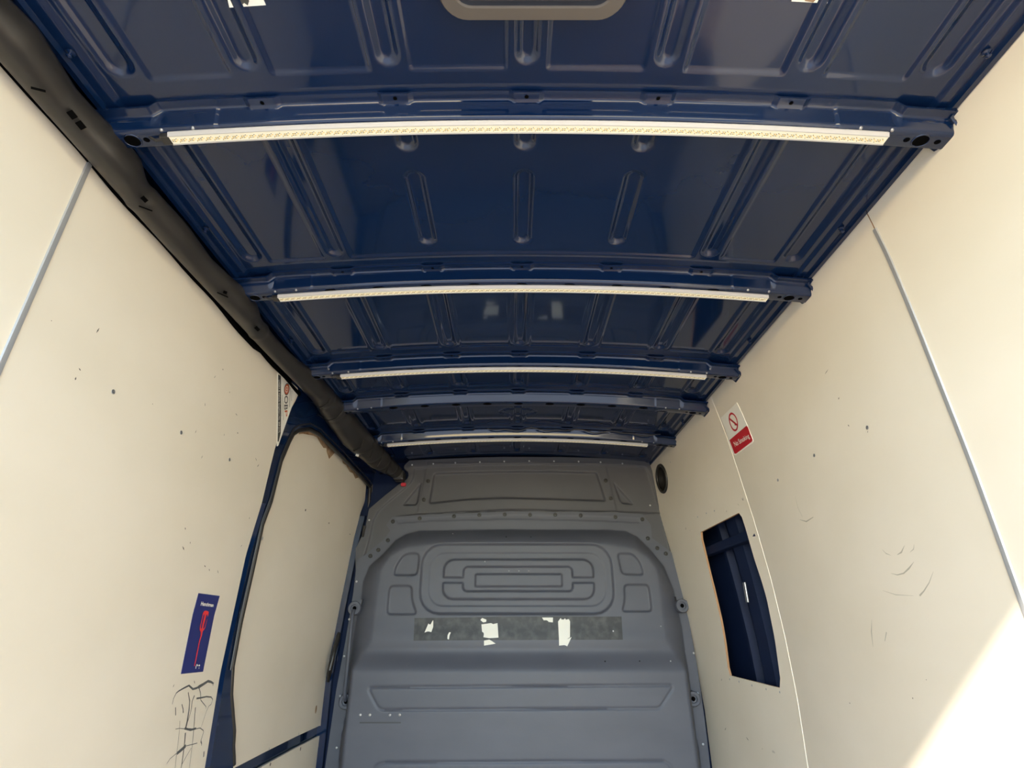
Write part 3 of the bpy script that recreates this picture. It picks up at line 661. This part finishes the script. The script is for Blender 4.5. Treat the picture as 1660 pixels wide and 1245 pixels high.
# ------------------------------------------------------------------ black adhesive strip with torn paper
def on_plate(L, d): return [tuple(on_b(u, v)+np.array([0, -d, 0])) for u, v in L]
def plate(name, L, d, th, m, parent=None):
    P = bxz(L, H1)
    fr = lambda Q: np.stack([Q[:, 0], YB-lower_h(Q)-d, Q[:, 1]], 1)
    return sheet(name, P, [], .006, fr, lambda V: V+np.array([0, th, 0]), m, parent)
tp = empty('adhesive_strip', tuple(on_b(840, 1020)))
plate('black_backing', [(672,1002),(840,999.5),(1007.5,999.5),(1009,1037),(840,1037.5),(671,1038.5)], .0012, .002, M_tape, tp)
tag(tp, 'long black adhesive strip with torn white paper remnants on the grey bulkhead', 'tape')
kt = 370/1660
def zt_(L): return [(655+a*kt, 985+b*kt) for a, b in L]
for L in ([(150,182),(178,115),(190,130),(213,85),(213,140),(200,178),(175,172)], [(318,200),(330,178),(341,180),(332,205),(328,232),(317,228)],
          [(563,122),(635,112),(640,122),(680,112),(687,218),(620,222),(578,215),(582,185),(568,175)], [(555,90),(568,75),(600,88),(597,104),(575,108)],
          [(1003,72),(1083,72),(1082,108),(1050,104),(1045,92),(1015,92)], [(1120,100),(1140,75),(1150,100),(1170,78),(1185,100),(1195,78),(1207,100),(1205,215),(1185,228),(1125,222)],
          [(1125,222),(1190,228),(1217,213),(1185,282),(1170,272),(1126,276)], [(582,240),(620,232),(635,240),(667,262),(583,276)]):
    plate('paper_scrap', zt_(L), .0026, .001, M_paper, tp)
lathe('fixing_hole', [(.004, 0), (.003, .001)], on_b(994, 1023)+np.array([0, -.0015, 0]), (0, -1, 0), M_screw, tp, 8)
adopt(tp)

# ------------------------------------------------------------------ black cable duct along the left roof edge
RS = [(17,0),(67,50),(125,145),(152,175),(175,199),(202,223),(233,263),(236,290),(247,306),(256,312),(304,364),(344,420),(375,450),(402,474),(421,498),(423,515),(434,530),(443,542),(470,572),(490,590),(524,616),(541,636),(571,670),(605,710),(638,747),(657,768)]
def duct_d(y): return float(np.interp(y, [2.3, 3.1], [1.185, 1.08]))
LTAB = [(-.3, .995), (0.5, .995), (1.0, 1.0), (1.6, .985), (2.0, .965), (2.3, 1.0), (2.6, 1.02), (2.85, .96), (3.1, .87)]
st = []
for u, v in RS:
    r = ray(u, v); aR = math.atan2(-r[0], r[2]); y = np.interp(v, [640, 765], [.885, .83])*r[1]/r[2]
    aL = math.atan(np.interp(y, [t[0] for t in LTAB], [t[1] for t in LTAB])); D = duct_d(y)
    am = (aL+aR)/2; hw = (aL-aR)/2; st.append((y, am, D*math.sin(hw)))
st.sort(); st = [(-.14, st[0][1], st[0][2])]+st
ya = np.array([s[0] for s in st]); am = np.array([s[1] for s in st]); rw = np.array([s[2] for s in st])
yy = np.arange(-.14, min(ya[-1], 3.125), .006)
rr = np.interp(yy, ya, rw); mm = np.interp(yy, ya, am)
ker = np.array([1, 2, 3, 2, 1])/9; rr = np.convolve(np.pad(rr, 2, 'edge'), ker, 'valid'); mm = np.convolve(np.pad(mm, 2, 'edge'), ker, 'valid')
def ring(y0, a, s): return a*np.exp(-((yy-y0)/s)**2)
vy_ = lambda u, v: np.interp(v, [640, 765], [.885, .83])*ray(u, v)[1]/ray(u, v)[2]
for u, v, a in ((245,308,.0025),(432,528,.0025)): rr = rr + ring(vy_(u, v), a, .012)
for u, v in ((525,650),(545,668),(548,672),(590,722),(603,737),(617,750),(630,762)): rr = rr - .0035*np.exp(-((yy-vy_(u, v))/.012)**2)
bulge = sum(.22*np.exp(-((yy-vy_(a_, b_))/s_)**2) for a_, b_, s_ in ((190, 235, .07), (395, 490, .08), (510, 630, .06)))
V = []; F = []; n = 28
for i, y in enumerate(yy):
    c = np.array([-duct_d(y)*math.sin(mm[i]), duct_d(y)*math.cos(mm[i])])
    for k in range(n):
        a = 2*math.pi*k/n
        dv = np.array([math.cos(a), math.sin(a)]); up2 = np.array([math.sin(mm[i]), -math.cos(mm[i])])   # towards the cabin
        flat = 1.0-.18*max(0, dv@up2)+bulge[i]*max(0, dv@up2)**3
        V.append((c[0]+rr[i]*flat*dv[0], y, c[1]+rr[i]*flat*dv[1]))
for i in range(len(yy)-1):
    for k in range(n): F.append((i*n+k, i*n+(k+1) % n, (i+1)*n+(k+1) % n, (i+1)*n+k))
F += [tuple(range(n)), tuple(range((len(yy)-1)*n, len(yy)*n))[::-1]]
duct = mesh('cable_duct', V, F, M_black, None, True, 50); tag(duct, 'long black plastic duct cover along the left roof edge', 'duct')
def on_duct(u, v, lift=.0):
    r = ray(u, v); best = None
    for t in np.linspace(.8, 3.4, 1300):
        p = r*t; i = min(len(yy)-1, max(0, int((p[1]+.14)/.006))); c = np.array([-duct_d(yy[i])*math.sin(mm[i]), duct_d(yy[i])*math.cos(mm[i])])
        if math.hypot(p[0]-c[0], p[2]-c[1]) < rr[i]+lift: return p
    return r*(.885/r[2])
def slot(u, v, du, dv, w, name='duct_slot', m=M_hole):
    p = on_duct(u-du, v-dv, .001); q = on_duct(u+du, v+dv, .001); d = q-p; nrm = -ray(u, v)/np.linalg.norm(ray(u, v)); s = np.cross(d, nrm); s = s/np.linalg.norm(s)*w/2
    V = [p+s, q+s, q-s, p-s]; V = V+[x+nrm*.002 for x in V]
    mesh(name, V, [(4,5,6,7),(0,1,5,4),(1,2,6,5),(2,3,7,6),(3,0,4,7)], m, duct)
slot(117, 186, 5, 6, .011); slot(131, 203, 5, 6, .011); slot(234, 323, 4, 4, .009); slot(417, 533, 3, 3, .010)
slot(62, 145, 12, 3, .004); slot(236, 338, 11, 4, .003); slot(361, 478, 9, 4, .003); slot(365, 474, 3, 1, .008)
slot(579, 738, 2.5, .8, .012, 'white_clip', M_paper)
for L in ([(505,652),(520,661),(532,655),(536,645)], [(510,668),(530,682),(545,679),(557,665)], [(556,723),(575,731),(585,727),(589,713)], [(568,730),(585,745),(600,742),(606,727)], [(580,742),(598,757),(613,755),(620,741)], [(595,752),(612,769),(626,766),(631,755)]):
    pts = [on_duct(u, v, .0) for u, v in L]
    tube('duct_ridge', pts, [.001, .0035, .0035, .001], M_black, duct, 6)
# black backing lip between duct and lining
bp = []
V = []; F = []
for i, y in enumerate(np.linspace(-.12, 2.0, 40)):
    w_ = (.016 if y < 1.6 else -.004)+.005*math.sin(y*9)+.004*math.sin(y*23)
    x = float(XL(y, .86)); V += [(x+.002, y, .885), (x+.008, y, .870-w_*.6), (x+.002, y, .862-w_*.6)]
for i in range(39):
    for k in range(2): F.append((i*3+k, i*3+k+1, (i+1)*3+k+1, (i+1)*3+k))
mesh('edge_gap', V, F, M_hole, wl)
# end fixing with a small red tag at the bulkhead corner
tg = box('red_tag', tuple(on_b(655, 787, False)+np.array([-.014, -.03, -.010])), tuple(on_b(655, 787, False)+np.array([.016, -.01, .010])), M_redtag, None, .004)
tag(tg, 'small red plastic tag at the upper left corner of the grey bulkhead', 'tag')
tg.rotation_euler = (0, 0, 0)
pc = on_b(655, 775, False); box('duct_end_clip', (pc[0]-.05, YB-.09, pc[2]-.03), (pc[0]+.012, YB-.02, pc[2]+.03), M_black, duct, .012)

# ------------------------------------------------------------------ signs and stickers
ns = empty('no_smoking_sign', tuple(on_wall(1196, 695, 1)))
tag(ns, 'small white and red No Smoking sign on the right wall lining', 'sign')
NS = [(1169,677.5),(1195,652.5),(1222,715),(1221,718),(1192,738),(1189,736)]
wall_thing('sign_plate', NS, 1, .0018, M_sticker, .012, ns)
wall_thing('red_band', [(1183.5,713.5),(1210.5,690.5),(1213,692),(1220.8,713),(1219.5,716),(1194,735.5),(1191.5,735)], 1, .0006, M_red, .012, ns, base=.0018)
def bil(c, s, t): return tuple((1-s)*(1-t)*np.array(c[0])+s*(1-t)*np.array(c[1])+s*t*np.array(c[2])+(1-s)*t*np.array(c[3]))
c4 = [(1190.5,737),(1222.5,717),(1195,652.5),(1169,677.5)]   # bottom-left, bottom-right, top-right, top-left
cc = on_wall(1190, 684, 1); rt = (on_wall(1185, 669.5, 1)-on_wall(1194.5, 699, 1))[2]/2
ry_ = abs((on_wall(1183, 680, 1)-on_wall(1197, 686, 1))[1])/2
ringp = [(cc[1]+rt*1.0*math.cos(a), cc[2]+rt*math.sin(a)) for a in np.linspace(0, 2*math.pi, 32, endpoint=False)]
def flat_on(name, P, holes, off, m, parent, side=1, step=.006):
    F = XR if side > 0 else XL
    return sheet(name, P, holes, step, lambda Q: np.stack([F(Q[:, 0], Q[:, 1])-side*off, Q[:, 0], Q[:, 1]], 1), None, m, parent)
inner = [(cc[1]+(y-cc[1])*.80, cc[2]+(z-cc[2])*.80) for y, z in ringp]
flat_on('prohibition_ring', ringp, [inner], .0024, M_red, ns)
sg_ = rt*.085; dgn = [(cc[1]+rt*(.62)+sg_, cc[2]+rt*.62-sg_), (cc[1]+rt*.62-sg_, cc[2]+rt*.62+sg_), (cc[1]-rt*.62-sg_, cc[2]-rt*.62+sg_), (cc[1]-rt*.62+sg_, cc[2]-rt*.62-sg_)]
flat_on('prohibition_bar', dgn, [], .0028, M_red, ns)
flat_on('cigarette', [(cc[1]+rt*.6, cc[2]-rt*.32), (cc[1]+rt*.6, cc[2]-rt*.18), (cc[1]-rt*.05, cc[2]-rt*.18), (cc[1]-rt*.05, cc[2]-rt*.32)], [], .0022, M_ink, ns)
flat_on('cigarette', [(cc[1]-rt*.05, cc[2]-rt*.45), (cc[1]-rt*.05, cc[2]-rt*.12), (cc[1]-rt*.3, cc[2]-rt*.12), (cc[1]-rt*.3, cc[2]-rt*.45)], [], .0023, M_ink, ns)
text_mesh('sign_lettering', 'No Smoking', quad_map([(1193.0,727.0),(1216.5,711.5),(1212.5,702.5),(1188.5,716.5)], 1, .003), M_sticker, ns, .012)
adopt(ns)

hs = empty('ladder_sticker', tuple(on_wall(324, 1025, -1)))
tag(hs, 'narrow dark blue sticker with red ladder drawing on the left wall lining', 'sticker')
wall_thing('sticker_base', [(321.6,961.6),(355.7,966),(328.5,1089),(293,1092.6)], -1, .0012, M_navy, .015, hs)
kz = 65/1079
def zh(L): return [(300+a*kz, 955+b*kz) for a, b in L]
outer = zh([(540,575),(590,590),(625,610),(615,680),(570,860),(525,1040),(500,1090),(460,1130),(440,1245)])+[(323,1040),(315,1080),(313.6,1080),(321.5,1040)]+zh([(405,1245),(405,1150),(375,1090),(385,1020),(440,780),(465,650),(490,600)])
outer_s = yz(outer, -1)
h1_ = yz(zh([(480,680),(510,680),(495,760),(460,900),(430,1070),(400,1070),(410,980),(450,800)]), -1); h2_ = yz(zh([(560,685),(595,685),(590,740),(540,940),(500,1060),(470,1070),(480,1000),(535,800)]), -1)
flat_on('ladder_figure', outer_s, [h1_, h2_], .0018, M_redp, hs, -1, .004)
text_mesh('sticker_lettering', 'Henchman', quad_map([(325.3,981.8),(345.8,984),(346.8,978.3),(326.8,975)], -1, .0018), M_sticker, hs, .025)
ribbon('small_print', [([(317,1079),(316.3,1084)], .004), ([(318,1077),(319.5,1079.5)], .003), ([(321,1078.5),(323,1079)], .004), ([(321.7,1082),(321.4,1084)], .003)], -1, M_sticker, hs, .0018)
adopt(hs)

ob = empty('company_sticker', tuple(on_wall(458, 650, -1)))
tag(ob, 'white triangular company sticker beside the blue door pillar under the black duct', 'sticker')
wall_thing('sticker_base', [(449.6,603),(453,603),(482.5,629.5),(483,632),(451,722),(448.6,724)], -1, .0008, M_sticker, .01, ob)
wall_thing('dark_band', [(450.6,607),(455,609.5),(454.6,702),(451.3,716),(449.6,716)], -1, .0004, M_ink, .01, ob, base=.0008)
text_mesh('band_lettering', 'LIVERY & Vehicle Graphics | No. 009 517L', quad_map([(450.7,616),(450.4,702),(453.8,702),(454.2,616)], -1, .0016), M_sticker, ob)
oc = on_wall(464.4, 631, -1); orad = abs(on_wall(466, 621.5, -1)[2]-on_wall(462, 640.5, -1)[2])/2
def circ(r, n=24): return [(oc[1]+r*math.cos(a), oc[2]+r*math.sin(a)) for a in np.linspace(0, 2*math.pi, n, endpoint=False)]
flat_on('logo_ring', circ(orad), [circ(orad*.82)], .0014, M_ink, ob, -1, .004)
flat_on('logo_disc', circ(orad*.82), [circ(orad*.55)], .0014, M_orange, ob, -1, .004)
flat_on('logo_disc', circ(orad*.4), [circ(orad*.2)], .0014, M_orange, ob, -1, .004)
text_mesh('logo_lettering', 'OB', quad_map([(461.0,641.5),(460.6,664.5),(466.3,664.5),(467.2,641.5)], -1, .0014), M_ink, ob, .01)
text_mesh('logo_lettering', 'P', quad_map([(461.6,665.5),(462,676.5),(466,675),(466,665)], -1, .0014), M_orange, ob, .01)
ribbon('small_print', [([(457.3,640),(456.3,675)], .0022), ([(459.2,650),(459,681)], .0018), ([(470,628),(469,660)], .0025), ([(472.5,633),(472,650)], .002)], -1, M_lampf, ob, .0013)
adopt(ob)

# ------------------------------------------------------------------ roof stickers and lamp
def zr_at(u, v):
    p = at_z(u, v, .95)
    for _ in range(8): p = at_z(u, v, zroof(p[0]-XC)+.0022)
    return p
def roof_sticker(name, pts, blob, label, m2):
    root = empty(name, tuple(zr_at(*pts[0]))); tag(root, label, 'sticker')
    P = [zr_at(u, v) for u, v in pts]; n = len(P); V = [p+np.array([0, 0, -.0008]) for p in P]+[p+np.array([0, 0, .0005]) for p in P]
    mesh('sticker_base', V, [tuple(range(n))]+[(i, (i+1) % n, n+(i+1) % n, n+i) for i in range(n)], M_sticker, root)
    B = [zr_at(u, v)+np.array([0, 0, -.0014]) for u, v in blob]; mesh('dark_print', B, [tuple(range(len(B)))], m2, root)
    adopt(root)
roof_sticker('roof_sticker', [(366,-14),(372,12),(431,8),(420,-18)], [(378,-8),(380,2),(388,1),(391,9),(396,4),(402,8),(404,1),(402,-10)], 'white sticker with black jagged print on the roof left of the lamp', M_ink)
roof_sticker('roof_sticker', [(1288,-22),(1283,2),(1341,5),(1346,-20)], [(1299,-10),(1305,1),(1318,3),(1325,-4),(1318,-12)], 'white sticker with faded brown print on the roof right of the lamp', M_wood)
lz = .925; yl1 = .566; yl0 = .40; xl0, xl1 = at_z(711, 8, lz)[0], at_z(1017, 8, lz)[0]; yl1 = lz*ratio(35.5)
lamp = empty('ceiling_lamp', ((xl0+xl1)/2, (yl0+yl1)/2, .965)); tag(lamp, 'beige rounded plastic roof lamp with dark recessed surround at the top edge', 'lamp')
def lring(d, z): return [(x, y, z) for x, y in rrect(xl0+d, xl1-d, yl0+d, yl1-d, max(.045-d*.6, .01), 8)]
def loft(name, rings, m, cap=True):
    n = len(rings[0]); V = [p for r in rings for p in r]
    F = [(i*n+k, i*n+(k+1) % n, (i+1)*n+(k+1) % n, (i+1)*n+k) for i in range(len(rings)-1) for k in range(n)]
    if cap: F.append(tuple(range((len(rings)-1)*n, len(rings)*n)))
    return mesh(name, V, F, m, lamp, True, 35)
loft('lamp_frame', [lring(.004, .975), lring(.0, lz+.006), lring(.003, lz), lring(.022, lz-.001), lring(.024, lz+.003)], M_lampf, False)
loft('recess', [lring(.023, lz+.002), lring(.026, lz+.012), lring(.060, lz+.014)], M_lamp2)
loft('lens', [lring(.050, lz+.013), lring(.051, lz+.003), lring(.056, lz)], M_lens)
adopt(lamp)

# thin cable sagging in front of the last roof beam
yf5 = beams[4][0]
cp = []
for i, x in enumerate(np.linspace(-.17, .80, 40)):
    sag = .010*abs(math.sin(i*.32))+.004*math.sin(i*1.1)
    cp.append((XC+x*.93, yf5-.028-.006*math.sin(i*.7), zroof(x*.93)-.014-sag))
cb = tube('roof_cable', cp, .0028, M_black, None, 6); tag(cb, 'thin black cable sagging along the roof beam nearest the bulkhead', 'cable')
